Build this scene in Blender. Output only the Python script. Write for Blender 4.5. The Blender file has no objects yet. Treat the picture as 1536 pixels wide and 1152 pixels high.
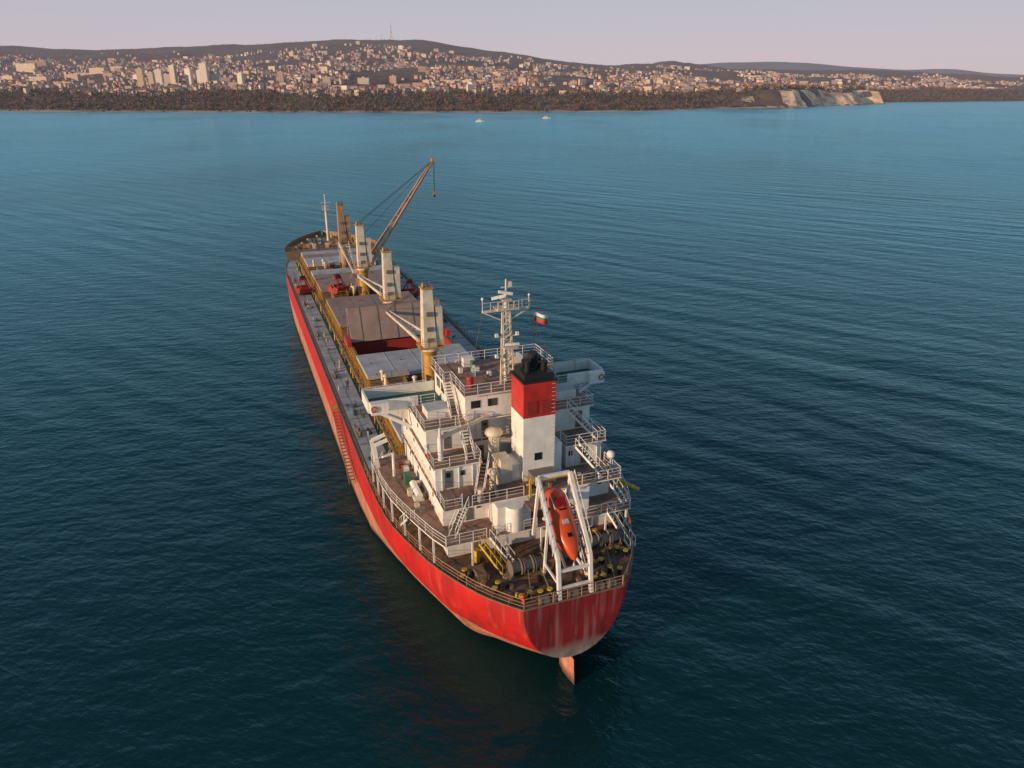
import bpy, bmesh, math, random
from mathutils import Vector, Matrix, noise
random.seed(7)
R=random.random
def U(a,b): return a+(b-a)*R()
scene=bpy.context.scene
scene.view_settings.view_transform='Standard'
scene.view_settings.look='None'
scene.view_settings.exposure=0

# ---------------------------------------------------------------- materials
def newmat(name):
    m=bpy.data.materials.new(name); m.use_nodes=True
    nt=m.node_tree; b=nt.nodes['Principled BSDF']
    return m,nt,b
def c4(c): return (c[0],c[1],c[2],1)
def noise_node(nt,scale,detail=4,map_scale=(1,1,1),coord='Object',rough=.55,dist=0):
    tc=nt.nodes.new('ShaderNodeTexCoord'); mp=nt.nodes.new('ShaderNodeMapping')
    mp.inputs['Scale'].default_value=map_scale
    nt.links.new(tc.outputs[coord],mp.inputs['Vector'])
    n=nt.nodes.new('ShaderNodeTexNoise'); n.inputs['Scale'].default_value=scale
    n.inputs['Detail'].default_value=detail; n.inputs['Roughness'].default_value=rough
    n.inputs['Distortion'].default_value=dist
    nt.links.new(mp.outputs['Vector'],n.inputs['Vector'])
    return n
def ramp(nt,src,p0,p1,c0=(0,0,0),c1=(1,1,1)):
    r=nt.nodes.new('ShaderNodeValToRGB')
    r.color_ramp.elements[0].position=p0; r.color_ramp.elements[1].position=p1
    r.color_ramp.elements[0].color=c4(c0); r.color_ramp.elements[1].color=c4(c1)
    nt.links.new(src,r.inputs['Fac']); return r.outputs['Color']
def mix(nt,fac,a,b,mode='MIX'):
    m=nt.nodes.new('ShaderNodeMix'); m.data_type='RGBA'; m.blend_type=mode
    def s(i,v):
        if isinstance(v,(tuple,list)): m.inputs[i].default_value=c4(v)
        else: nt.links.new(v,m.inputs[i])
    if isinstance(fac,(int,float)): m.inputs[0].default_value=fac
    else: nt.links.new(fac,m.inputs[0])
    s(6,a); s(7,b); return m.outputs[2]
RUST=(.16,.06,.025)
def paint(name,col,rough=.5,rust=.3,streak=.3,dirt=.25,rustcol=RUST,scale=1.0,var=(.75,1.1)):
    m,nt,b=newmat(name)
    n1=noise_node(nt,.9*scale,3)
    dark=ramp(nt,n1.outputs['Fac'],.3,.7,tuple(c*var[0] for c in col),tuple(min(1,c*var[1]) for c in col))
    out=dark
    if streak>0:
        n2=noise_node(nt,2.2*scale,3,(1,1,.10))
        f=ramp(nt,n2.outputs['Fac'],.72-streak*.3,.86-streak*.2,(0,0,0),(.75,.75,.75))
        out=mix(nt,f,out,rustcol)
    if rust>0:
        n3=noise_node(nt,1.7*scale,5,rough=.7)
        f=ramp(nt,n3.outputs['Fac'],.70-rust*.25,.80-rust*.2,(0,0,0),(.85,.85,.85))
        out=mix(nt,f,out,rustcol)
    nt.links.new(out,b.inputs['Base Color']); b.inputs['Roughness'].default_value=rough
    return m
M={}
M['white']=paint('white_paint',(.77,.75,.71),.5,.2,.40,rustcol=(.42,.27,.16),var=(.84,1.05))
M['white2']=paint('white_trim_paint',(.76,.74,.70),.5,.3,.3,rustcol=(.3,.16,.08),var=(.8,1.05))
M['cream']=paint('cream_crane_paint',(.66,.58,.46),.5,.25,.4,rustcol=(.3,.14,.05))
M['brown']=paint('weathered_crane_paint',(.36,.22,.12),.55,.4,.5,rustcol=(.55,.42,.26))
M['ochre']=paint('ochre_crane_paint',(.50,.27,.055),.5,.35,.4,rustcol=(.22,.08,.03))
M['jib']=paint('jib_paint',(.48,.27,.16),.55,.4,.2,rustcol=(.2,.08,.04))
M['deck']=paint('deck_grey_paint',(.37,.37,.39),.7,.38,0,rustcol=(.22,.15,.12),scale=.5,var=(.7,1.15))
M['deckrust']=paint('rusty_deck_paint',(.12,.072,.05),.8,.5,0,rustcol=(.045,.03,.022),scale=1.3,var=(.4,1.6))
M['deckred']=paint('house_deck_paint',(.26,.16,.115),.8,.5,0,rustcol=(.12,.07,.05),scale=1.0,var=(.6,1.25))
M['green']=paint('green_deck_paint',(.025,.12,.085),.6,.3,0,rustcol=(.1,.08,.05))
M['dkgreen']=paint('dark_green_paint',(.035,.075,.055),.7,.4,0,rustcol=(.1,.06,.03))
M['cover_grey']=paint('hatch_cover_grey',(.42,.43,.46),.6,.3,0,rustcol=(.27,.19,.15),scale=.6)
M['cover_brown']=paint('hatch_cover_brown',(.30,.215,.185),.7,.5,0,rustcol=(.38,.32,.30),scale=.5)
M['coaming']=paint('coaming_paint',(.22,.14,.08),.6,.5,.4,rustcol=(.1,.05,.03))
M['holdred']=paint('hold_red_paint',(.33,.03,.02),.7,.4,.4,rustcol=(.12,.03,.02))
M['red']=paint('bright_red_paint',(.48,.03,.025),.45,.2,.3,rustcol=(.2,.05,.03))
M['darkred']=paint('dark_red_louvre',(.16,.03,.025),.6,.2,.1)
M['black']=paint('black_paint',(.018,.017,.017),.5,.1,.1,rustcol=(.05,.03,.02))
M['glass']=paint('dark_glass',(.02,.025,.03),.08,0,0)
M['yellow']=paint('yellow_paint',(.55,.36,.03),.5,.25,.2,rustcol=(.2,.1,.03))
M['orange']=paint('lifeboat_orange',(.60,.07,.012),.35,.1,.2,rustcol=(.3,.05,.02),var=(.85,1.08))
M['steel']=paint('grey_steel',(.17,.145,.13),.55,.45,.2)
M['rope']=paint('mooring_rope',(.27,.21,.16),.9,.2,0,scale=4)
M['cable']=paint('steel_cable',(.05,.045,.04),.6,0,0)
M['lgreen']=paint('green_machinery',(.04,.16,.09),.5,.3,0)
def ply(name,col,r=.7):
    m,nt,b=newmat(name); n=noise_node(nt,6,2)
    nt.links.new(ramp(nt,n.outputs['Fac'],.3,.7,tuple(c*.8 for c in col),col),b.inputs['Base Color']); b.inputs['Roughness'].default_value=r; return m
M['navy']=ply('navy_overalls',(.03,.04,.10)); M['skin']=ply('skin',(.45,.25,.17)); M['fw']=ply('flag_white',(.75,.73,.7)); M['fg']=ply('flag_green',(.02,.25,.12)); M['fr']=ply('flag_red',(.6,.03,.03))

def hullmat(name='hull_red_paint',trans=False):
    m,nt,b=newmat(name)
    tc=nt.nodes.new('ShaderNodeTexCoord'); sx=nt.nodes.new('ShaderNodeSeparateXYZ'); nt.links.new(tc.outputs['Object'],sx.inputs[0])
    n1=noise_node(nt,.35,5)
    red=ramp(nt,n1.outputs['Fac'],.3,.7,(.38,.010,.010),(.56,.014,.014))
    if trans: red=ramp(nt,n1.outputs['Fac'],.3,.7,(.15,.009,.013),(.27,.014,.017))  # darker red on the transom, its shade put into the colour
    ns=noise_node(nt,1.6,5,(1,1,.07))
    fs=ramp(nt,ns.outputs['Fac'],.50 if trans else .55,.72,(0,0,0),(.6,.6,.6) if trans else (.55,.55,.55))
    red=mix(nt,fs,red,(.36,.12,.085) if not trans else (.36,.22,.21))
    nd=noise_node(nt,1.1,5,(1,1,.12))
    fd=ramp(nt,nd.outputs['Fac'],.50,.68,(0,0,0),(.75,.75,.75))
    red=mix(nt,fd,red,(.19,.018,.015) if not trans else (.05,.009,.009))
    n4=noise_node(nt,.8,6,(1,1,.5),rough=.7)
    sal=ramp(nt,n4.outputs['Fac'],.3,.72,(.36,.09,.05),(.58,.31,.22))
    sal=mix(nt,fd,sal,(.26,.09,.05))
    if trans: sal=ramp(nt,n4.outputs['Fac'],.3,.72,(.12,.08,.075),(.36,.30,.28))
    ad=nt.nodes.new('ShaderNodeMath'); ad.operation='MULTIPLY_ADD'; nt.links.new(n4.outputs['Fac'],ad.inputs[0]); ad.inputs[1].default_value=2.2 if trans else .5
    nt.links.new(sx.outputs['Z'],ad.inputs[2])
    mr=nt.nodes.new('ShaderNodeMapRange'); nt.links.new(ad.outputs[0],mr.inputs[0])
    mr.inputs[1].default_value=4.9 if trans else 4.75; mr.inputs[2].default_value=6.0 if trans else 4.85
    col=mix(nt,mr.outputs[0],sal,red)
    mr2=nt.nodes.new('ShaderNodeMapRange'); nt.links.new(ad.outputs[0],mr2.inputs[0]); mr2.inputs[1].default_value=.5; mr2.inputs[2].default_value=1.5
    col=mix(nt,mr2.outputs[0],(.10,.05,.035),col)
    nt.links.new(col,b.inputs['Base Color']); b.inputs['Roughness'].default_value=.55
    br=nt.nodes.new('ShaderNodeTexBrick'); cx=nt.nodes.new('ShaderNodeCombineXYZ'); nt.links.new(sx.outputs['Y'],cx.inputs[0]); nt.links.new(sx.outputs['Z'],cx.inputs[1]); nt.links.new(cx.outputs[0],br.inputs['Vector'])
    br.inputs['Scale'].default_value=1; br.inputs['Brick Width'].default_value=8; br.inputs['Row Height'].default_value=2.3; br.inputs['Mortar Size'].default_value=.02
    bp=nt.nodes.new('ShaderNodeBump'); bp.inputs['Strength'].default_value=.5; bp.inputs['Distance'].default_value=.03; bp.invert=True
    nt.links.new(br.outputs['Fac'],bp.inputs['Height']); 
    bp2=nt.nodes.new('ShaderNodeBump'); bp2.inputs['Strength'].default_value=.5; bp2.inputs['Distance'].default_value=.08
    nt.links.new(n1.outputs['Fac'],bp2.inputs['Height']); nt.links.new(bp.outputs['Normal'],bp2.inputs['Normal']); nt.links.new(bp2.outputs['Normal'],b.inputs['Normal'])
    return m
M['hull']=hullmat(); M['transom']=hullmat('transom_shaded_streaked_red',True)  # transom copy carries painted shade as well as grime streaks

# ---------------------------------------------------------------- mesh helper
class P:
    def __init__(s,name,parent=None): s.n=name;s.v=[];s.f=[];s.m=[];s.ml=[];s.par=parent;s.smooth=[]
    def mi(s,m):
        m=M[m] if isinstance(m,str) else m
        if m not in s.ml: s.ml.append(m)
        return s.ml.index(m)
    def add(s,vs,fs,m,sm=False):
        o=len(s.v); s.v+= [tuple(v) for v in vs]; i=s.mi(m)
        for f in fs: s.f.append(tuple(a+o for a in f)); s.m.append(i); s.smooth.append(sm)
    def box(s,x0,x1,y0,y1,z0,z1,m,top=None):
        vs=[(x0,y0,z0),(x1,y0,z0),(x1,y1,z0),(x0,y1,z0),(x0,y0,z1),(x1,y0,z1),(x1,y1,z1),(x0,y1,z1)]
        s.add(vs,[(0,3,2,1),(0,1,5,4),(1,2,6,5),(2,3,7,6),(3,0,4,7)],m); s.add(vs[4:],[(0,1,2,3)],top or m)
    def prism(s,pts,z0,z1,m,top=None):
        n=len(pts); vs=[(x,y,z0) for x,y in pts]+[(x,y,z1) for x,y in pts]
        s.add(vs,[(i,(i+1)%n,(i+1)%n+n,i+n) for i in range(n)]+[tuple(range(n-1,-1,-1))],m)
        s.add(vs[n:],[tuple(range(n))],top or m)
    def beam(s,a,b,w,h,m,w2=None,h2=None):
        a=Vector(a);b=Vector(b);d=(b-a)
        if d.length<1e-5:return
        d.normalize(); up=Vector((0,0,1)) if abs(d.z)<.95 else Vector((0,1,0))
        r=d.cross(up).normalized(); u=r.cross(d).normalized(); vs=[]
        w2=w2 or w; h2=h2 or h
        for p,ww,hh in((a,w,h),(b,w2,h2)):
            for i,j in((-1,-1),(1,-1),(1,1),(-1,1)): vs.append(p+r*i*ww/2+u*j*hh/2)
        s.add(vs,[(0,3,2,1),(4,5,6,7),(0,1,5,4),(1,2,6,5),(2,3,7,6),(3,0,4,7)],m)
    def cyl(s,a,b,r0,r1,m,n=12,caps=True):
        a=Vector(a);b=Vector(b);d=(b-a).normalized(); up=Vector((0,0,1)) if abs(d.z)<.95 else Vector((0,1,0))
        r=d.cross(up).normalized(); u=r.cross(d).normalized(); vs=[]
        for p,rr in((a,r0),(b,r1)):
            for i in range(n):
                t=2*math.pi*i/n; vs.append(p+r*math.cos(t)*rr+u*math.sin(t)*rr)
        s.add(vs,[(i,(i+1)%n,(i+1)%n+n,i+n) for i in range(n)],m,True)
        if caps: s.add(vs,[tuple(range(n-1,-1,-1)),tuple(range(n,2*n))],m)
    def ball(s,c,r,m,n=10,k=6,sz=1):
        vs=[];fs=[]
        for j in range(k+1):
            ph=math.pi*j/k
            for i in range(n):
                t=2*math.pi*i/n; vs.append((c[0]+r*math.sin(ph)*math.cos(t),c[1]+r*math.sin(ph)*math.sin(t),c[2]+r*sz*math.cos(ph)))
        for j in range(k):
            for i in range(n): fs.append((j*n+i,(j+1)*n+i,(j+1)*n+(i+1)%n,j*n+(i+1)%n))
        s.add(vs,fs,m,True)
    def rail(s,pts,m='white2',h=1.05,step=1.5,bars=3,t=.055,closed=False):
        pts=[Vector(p) for p in pts]
        if closed: pts.append(pts[0])
        for a,b in zip(pts[:-1],pts[1:]):
            L=(b-a).length
            if L<.05: continue
            for k in range(bars):
                z=h*(k+1)/bars; s.beam(a+Vector((0,0,z)),b+Vector((0,0,z)),t if k==bars-1 else t*.6,t if k==bars-1 else t*.6,m)
            n=max(1,round(L/step))
            for i in range(n+1):
                q=a+(b-a)*i/n; s.beam(q,q+Vector((0,0,h)),t,t,m)
    def stairs(s,a,b,w=.8,m='white2',wd=None):
        a=Vector(a);b=Vector(b);d=b-a; hd=Vector((d.x,d.y,0)).normalized(); r=Vector((-hd.y,hd.x,0))*w/2
        for k in(-1,1):
            s.beam(a+r*k,b+r*k,.07,.22,m)
            s.beam(a+r*k+Vector((0,0,.95)),b+r*k+Vector((0,0,.95)),.05,.05,m)
            for i in range(5):
                q=a+d*i/4+r*k; s.beam(q,q+Vector((0,0,.95)),.04,.04,m)
        n=int(abs(d.z)/.23)
        for i in range(1,n):
            q=a+d*i/n; s.beam(q-r,q+r,.24,.04,'steel')
    def obj(s):
        me=bpy.data.meshes.new(s.n); me.from_pydata(s.v,[],s.f)
        for m in s.ml: me.materials.append(m)
        me.polygons.foreach_set('material_index',s.m); me.polygons.foreach_set('use_smooth',s.smooth)
        me.update(); o=bpy.data.objects.new(s.n,me); scene.collection.objects.link(o)
        if s.par: o.parent=s.par
        return o
def lerp(tab,x):
    if x<=tab[0][0]: return tab[0][1]
    for (a,b),(c,d) in zip(tab[:-1],tab[1:]):
        if x<=c: return b+(d-b)*(x-a)/(c-a)
    return tab[-1][1]
def slerp(tab,x):
    n=len(tab)
    if x<=tab[0][0]: return tab[0][1]
    if x>=tab[-1][0]: return tab[-1][1]
    for i in range(n-1):
        if x<=tab[i+1][0]:
            x0,y0=tab[i];x1,y1=tab[i+1]; h=x1-x0
            m0=(y1-tab[i-1][1])/(x1-tab[i-1][0]) if i>0 else (y1-y0)/h
            m1=(tab[i+2][1]-y0)/(tab[i+2][0]-x0) if i<n-2 else (y1-y0)/h
            t=(x-x0)/h
            return (2*t**3-3*t*t+1)*y0+(t**3-2*t*t+t)*h*m0+(-2*t**3+3*t*t)*y1+(t**3-t*t)*h*m1
# ================================================================ SHIP
ship=bpy.data.objects.new('cargo_ship',None); scene.collection.objects.link(ship)
ship.location=(5.6,53.2,0); ship.rotation_euler=(0,0,math.radians(20.75))
BT=[(0,4.9),(2,6.7),(4,8.1),(6.5,9.4),(9.5,10.7),(13,11.7),(17,12.7),(21,13.15),(27,13.35),(135,13.35),(143,12.9),(150,11.7),(156,10),(162,7.3),(167,4.1),(170,1.5),(171.3,.05)]
WT=[(0,.2),(5,2.8),(7.6,4.4),(12,6.5),(17.6,8.5),(24.4,11),(32,12.7),(42,13.3),(132,13.3),(142,11.8),(150,9),(158,5.2),(164,2),(167,.3),(171.3,.02)]
ZB=[(0,3.0),(3,1.7),(6,.3),(8,-1),(12,-3),(20,-4.5),(171.3,-4.5)]
def Bd(s): return slerp(BT,s)
ZD=9.5
def hb(s,z,zd=ZD):
    zb=lerp(ZB,s);B=Bd(s);W=min(lerp(WT,s),B*.995)
    t=max(0,min(1,(z-zb)/(zd-zb)))
    if s<8: e=.5
    else:
        t0=(0-zb)/(zd-zb); e=math.log(max(W/B,.02))/math.log(1-(1-t0)**2.2)
    e=max(e,.02)
    return B*max(1e-4,(1-(1-t)**2.2))**e if t>0 else 0
h=P('hull',ship)
ss=[0,.7,1.5,2.5,3.5,5,6.5,8,10,12,14.5,17,20,23,27,32,38,45,53,63,71,80,95,110,125,135,140,145,150,153,156,159,162,164.5,167,168.5,170,171.3]
NZ=16
rows=[]
for s_ in ss:
    zb=lerp(ZB,s_); row=[]
    for j in range(NZ+1):
        t=(j/NZ)**1.5; z=zb+(ZD-zb)*t; row.append((hb(s_,z),z))
    rows.append(row)
for sd in(-1,1):
    vs=[(sd*b,s_,z) for s_,row in zip(ss,rows) for b,z in row]; fs=[]
    for i in range(len(ss)-1):
        for j in range(NZ):
            q=(i*(NZ+1)+j,i*(NZ+1)+j+1,(i+1)*(NZ+1)+j+1,(i+1)*(NZ+1)+j)
            fs.append(q if sd<0 else q[::-1])
    h.add(vs,fs,'hull',True)
row=rows[0]; n=len(row)
vs=[(-b,0,z) for b,z in row]+[(b,0,z) for b,z in row]
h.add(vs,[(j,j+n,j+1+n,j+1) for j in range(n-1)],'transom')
for sd in(-1,1):
    for a,b in zip(ss[:-1],ss[1:]):
        if b<=150: h.beam((sd*(Bd(a)-.02),a,ZD+.04),(sd*(Bd(b)-.02),b,ZD+.04),.12,.10,'coaming')
h.beam((-4.9,0,ZD+.04),(4.9,0,ZD+.04),.12,.10,'coaming')
h.obj()
d=P('main_deck',ship)
ds=sorted(set(ss+[30]))
for a,b in zip(ds[:-1],ds[1:]):
    m='deckrust' if b<=30 else 'deck'
    for sd in(-1,1):
        w=lambda s:max(.01,Bd(s)); x=7.8
        if w(a)>x and w(b)>x:
            q=[(sd*x,a,ZD),(sd*w(a),a,ZD),(sd*w(b),b,ZD),(sd*x,b,ZD)]
            d.add(q,[(0,1,2,3) if sd>0 else (3,2,1,0)],m)
    if not(a>=63 and b<=71):
        xa=min(7.8,Bd(a)) if Bd(b)>7.8 and Bd(a)>7.8 else max(.01,Bd(a)); xb=min(7.8,Bd(b)) if Bd(b)>7.8 and Bd(a)>7.8 else max(.01,Bd(b))
        d.add([(-xa,a,ZD),(xa,a,ZD),(xb,b,ZD),(-xb,b,ZD)],[(0,1,2,3)],m)
for sd in(-1,1):
    d.add([(sd*9.9,30,ZD+.006),(sd*9.0,30,ZD+.006),(sd*9.0,148,ZD+.006),(sd*9.9,148,ZD+.006)],[(0,1,2,3) if sd<0 else (3,2,1,0)],'dkgreen')
    d.add([(sd*13.2,30,ZD+.006),(sd*12.7,30,ZD+.006),(sd*12.7,134,ZD+.006),(sd*13.2,134,ZD+.006)],[(0,1,2,3) if sd<0 else (3,2,1,0)],'dkgreen')
for s0,s1 in((46,53),(73,80),(99,106),(125,131)):
    d.add([(-8.9,s0,ZD+.007),(8.9,s0,ZD+.007),(8.9,s1,ZD+.007),(-8.9,s1,ZD+.007)],[(0,1,2,3)],'deckrust')
for i in range(28):
    s0=33+i*4.05
    for sd in(-1,1): d.beam((sd*10.2,s0,ZD+.03),(sd*12.5,s0,ZD+.03),.08,.05,'steel')
d.obj()
ho=P('open_cargo_hold',ship)
for (a,b) in (((-7.8,63),(7.8,63)),((7.8,63),(7.8,71)),((7.8,71),(-7.8,71)),((-7.8,71),(-7.8,63))):
    ho.add([(a[0],a[1],-3),(b[0],b[1],-3),(b[0],b[1],11.6),(a[0],a[1],11.6)],[(3,2,1,0)],'holdred')
ho.add([(-7.8,63,-3),(7.8,63,-3),(7.8,71,-3),(-7.8,71,-3)],[(0,1,2,3)],'deckrust')
ho.obj()
def hatch(s0,s1,mats,openr=None,name='hatch'):
    c=P(name,ship); W=8.2
    c.box(-W,-7.82,s0,s1,ZD,11.6,'coaming'); c.box(7.82,W,s0,s1,ZD,11.6,'coaming')
    c.box(-7.82,7.82,s0,s0+.35,ZD,11.6,'coaming'); c.box(-7.82,7.82,s1-.35,s1,ZD,11.6,'coaming')
    n=int((s1-s0)/1.3)
    for i in range(n+1):
        s_=s0+.2+(s1-s0-.4)*i/n
        for sd in(-1,1):
            c.add([(sd*W,s_,ZD),(sd*(W+.5),s_,ZD),(sd*(W+.3),s_,11.5),(sd*W,s_,11.5)],[(0,1,2,3)],'ochre')
            c.box(min(sd*W,sd*(W+.35)),max(sd*W,sd*(W+.35)),s_-.05,s_+.05,11.2,11.5,'yellow')
    k=len(mats); L=(s1-s0)/k
    for i,m in enumerate(mats):
        a=s0+i*L;b=a+L
        if openr and a>=openr[0]-.1: continue
        c.box(-W-.25,W+.25,a+.06,b-.06,11.75,12.3,m)
        c.box(-W-.1,W+.1,a+.1,b-.1,11.6,11.75,'black')
        for x in (-4.2,0,4.2): c.box(x-.04,x+.04,a+.1,b-.1,12.3,12.34,m)
        for j in range(4):
            x=-7+14*j/3; c.box(x-.15,x+.15,a+.3,a+.5,12.34,12.46,'steel')
    c.obj()
hatch(131,147,['cover_grey','cover_grey','cover_brown','cover_grey'],name='forward_hatch')
hatch(106,125,['cover_brown']*3+['cover_grey'],name='second_hatch')
hatch(80,99,['cover_brown']*4,name='third_hatch')
hatch(53,73,['cover_grey','cover_grey','cover_grey','cover_grey'],openr=(63,),name='fourth_hatch')
hatch(31,46,['cover_grey']*3,name='aft_hatch')
fc=P('folded_hatch_covers',ship)
for a,b in (((70.3,12.0),(72.6,17.3)),((73.9,12.0),(72.9,17.3))):
    vs=[(-8,a[0],a[1]),(8,a[0],a[1]),(8,b[0],b[1]),(-8,b[0],b[1])]
    vs2=[(x,y+.45,z) for x,y,z in vs]
    fc.add(vs+vs2,[(0,1,2,3),(7,6,5,4),(0,4,5,1),(1,5,6,2),(2,6,7,3),(3,7,4,0)],'cover_brown')
    for x in(-6,-3,0,3,6): fc.beam((x,a[0]-.03,a[1]),(x,b[0]-.03,b[1]),.1,.06,'steel')
for sd in(-1,1): fc.box(sd*8.5-.35,sd*8.5+.35,69.2,73,11.6,12.6,'red')
fc.obj()
pi=P('deck_pipes_and_machinery',ship)
for sd in(-1,1):
    for k,(x,r,m) in enumerate(((8.95,.09,'steel'),(9.2,.07,'ochre'))):
        pi.cyl((sd*x,30,ZD+.5),(sd*x,148,ZD+.5),r,r,m,6)
    for i in range(60):
        s_=31+i*1.97; pi.box(sd*9.08-.25,sd*9.08+.25,s_-.06,s_+.06,ZD,ZD+.45,'ochre')
        if R()<.5: pi.cyl((sd*9.5,s_,ZD),(sd*9.5,s_,ZD+U(.6,1.3)),.12,.12,random.choice(['yellow','ochre','steel','lgreen']),8)
for s0,s1 in((46.3,52.7),(73.3,79.7),(99.3,105.7),(125.3,130.7)):
    for sd in(-1,1):
        pi.box(sd*5.2-1.4,sd*5.2+1.4,s0+.8,s1-.8,ZD,ZD+2.6,'coaming','deckrust')
        pi.rail([(sd*5.2-1.3,s0+.9,ZD+2.6),(sd*5.2+1.3,s0+.9,ZD+2.6),(sd*5.2+1.3,s1-.9,ZD+2.6),(sd*5.2-1.3,s1-.9,ZD+2.6)],'ochre',closed=True)
        for k in range(3):
            xx=sd*U(2,7.5);yy=U(s0+.5,s1-.5)
            pi.cyl((xx,yy,ZD+2.6),(xx,yy,ZD+3.9),.25,.25,'cream',8); pi.ball((xx,yy,ZD+3.95),.42,'cream',8,4,.6)
        pi.cyl((sd*7.6-.8,s0+1.5,ZD+.8),(sd*7.6+.8,s0+1.5,ZD+.8),.5,.5,'steel',10)
for i in range(80):
    sd=random.choice((-1,-1,1)); x=sd*U(10.1,12.4); s_=U(31,147); t=R()
    if Bd(s_)<13: continue
    if t<.4: pi.cyl((x,s_,ZD),(x,s_,ZD+.4),.15,.15,random.choice(['yellow','steel','green']),8)
    elif t<.7: pi.box(x-.25,x+.25,s_-.3,s_+.3,ZD,ZD+.25,random.choice(['steel','dkgreen','coaming']))
    else: pi.cyl((x,s_,ZD),(x,s_,ZD+.6),.08,.08,'cream',6); 
for s_ in (40,62,84,106,128):
    for sd in(-1,1):
        for k in(-.5,.5): pi.cyl((sd*12.1,s_+k,ZD),(sd*12.1,s_+k,ZD+.7),.2,.24,'coaming',8)
        pi.box(sd*12.1-.35,sd*12.1+.35,s_-1,s_+1,ZD,ZD+.12,'steel')
pi.obj()
rl=P('deck_railing',ship)
for sd in(-1,1):
    pts=[(sd*(Bd(s_)-.15),s_,ZD) for s_ in (0.1,1.2,2.5,4,6,8,10,12.5,15,18,21,25,30)]
    rl.rail(pts,'jib',1.1,1.5,3,.05)
    rl.rail([(sd*13.15,s_,ZD) for s_ in range(30,141,10)],'coaming',1.05,1.7,3,.05)
rl.rail([(-4.8,.12,ZD),(4.8,.12,ZD)],'jib',1.1,1.3,3,.05)
rl.rail([(-8.75,s_,ZD) for s_ in range(31,147,5)],'ochre',1.9,2.5,2,.07)
rl.obj()
fo=P('forecastle',ship); FS=[150,153,156,159,162,164.5,167,168.5,170,171.3]
def fb(s,k=0): return max(.03,Bd(s)+.25*k)
for sd in(-1,1):
    for a,b in zip(FS[:-1],FS[1:]):
        for z0,z1,k0,k1,m in((ZD,12,0,1,'hull'),(12,13.1,1,1.35,'hull')):
            q=[(sd*fb(a,k0),a,z0),(sd*fb(b,k0),b,z0),(sd*fb(b,k1),b+(.4 if b>171 else 0),z1),(sd*fb(a,k1),a,z1)]
            fo.add(q,[(0,1,2,3) if sd>0 else (3,2,1,0)],m)
            if z0==12:
                q2=[(x-sd*.12,y,z) for x,y,z in q]; fo.add(q2,[(3,2,1,0) if sd>0 else (0,1,2,3)],'coaming')
                fo.beam((q[3][0],q[3][1],13.12),(q[2][0],q[2][1],13.12),.22,.1,'steel')
for a,b in zip(FS[:-1],FS[1:]): fo.add([(-fb(a,1),a,12),(fb(a,1),a,12),(fb(b,1),b,12),(-fb(b,1),b,12)],[(0,1,2,3)],'deckred')
fo.add([(-11.7,150,ZD),(11.7,150,ZD),(11.95,150,12),(-11.95,150,12)],[(0,1,2,3)],'coaming')
fo.rail([(-11.7,150.1,12),(11.7,150.1,12)],'ochre')
for x in(-4,4):
    fo.box(x-1.8,x+1.8,156,158.5,12,12.3,'steel')
    for k in(-1.2,-.2,.9): fo.cyl((x+k,157.2,13),(x+k+.7,157.2,13),.75,.75,'steel',12)
    fo.box(x+1.2,x+1.9,156.6,158,12.3,13.6,'cream')
    fo.beam((x,158.5,12.6),(x*.7,163,12.2),.35,.3,'black')
for x,y in((-9,152),(9,152),(-7,157),(7.2,157),(-5,162),(5,162),(-2,166),(2,166)):
    for k in(-.45,.45): fo.cyl((x,y+k,12),(x,y+k,12.8),.25,.3,'yellow',8)
for i in range(24): 
    x=U(-8,8);y=U(151,155); fo.box(x-.4,x+.4,y-.4,y+.4,12,12+U(.4,1.3),random.choice(['cream','ochre','steel','jib','cream']))
fo.obj()
fm=P('foremast',ship)
fm.cyl((0.6,162,12),(0.6,162,21.5),.42,.3,'cream',10); fm.cyl((.6,162,21.5),(.6,162,24.2),.12,.09,'cream',6)
fm.box(-.3,1.5,161.4,162.6,20.4,20.5,'cream'); fm.rail([(-.3,161.4,20.5),(1.5,161.4,20.5),(1.5,162.6,20.5),(-.3,162.6,20.5)],'cream',.9,closed=True)
fm.beam((-.8,162,22.3),(2,162,22.3),.14,.14,'cream'); fm.ball((.6,162,24.3),.22,'white')
for i in range(18): fm.beam((.3,161.55,12.5+i*.45),(.9,161.55,12.5+i*.45),.04,.04,'ochre')
fm.obj()
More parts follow.
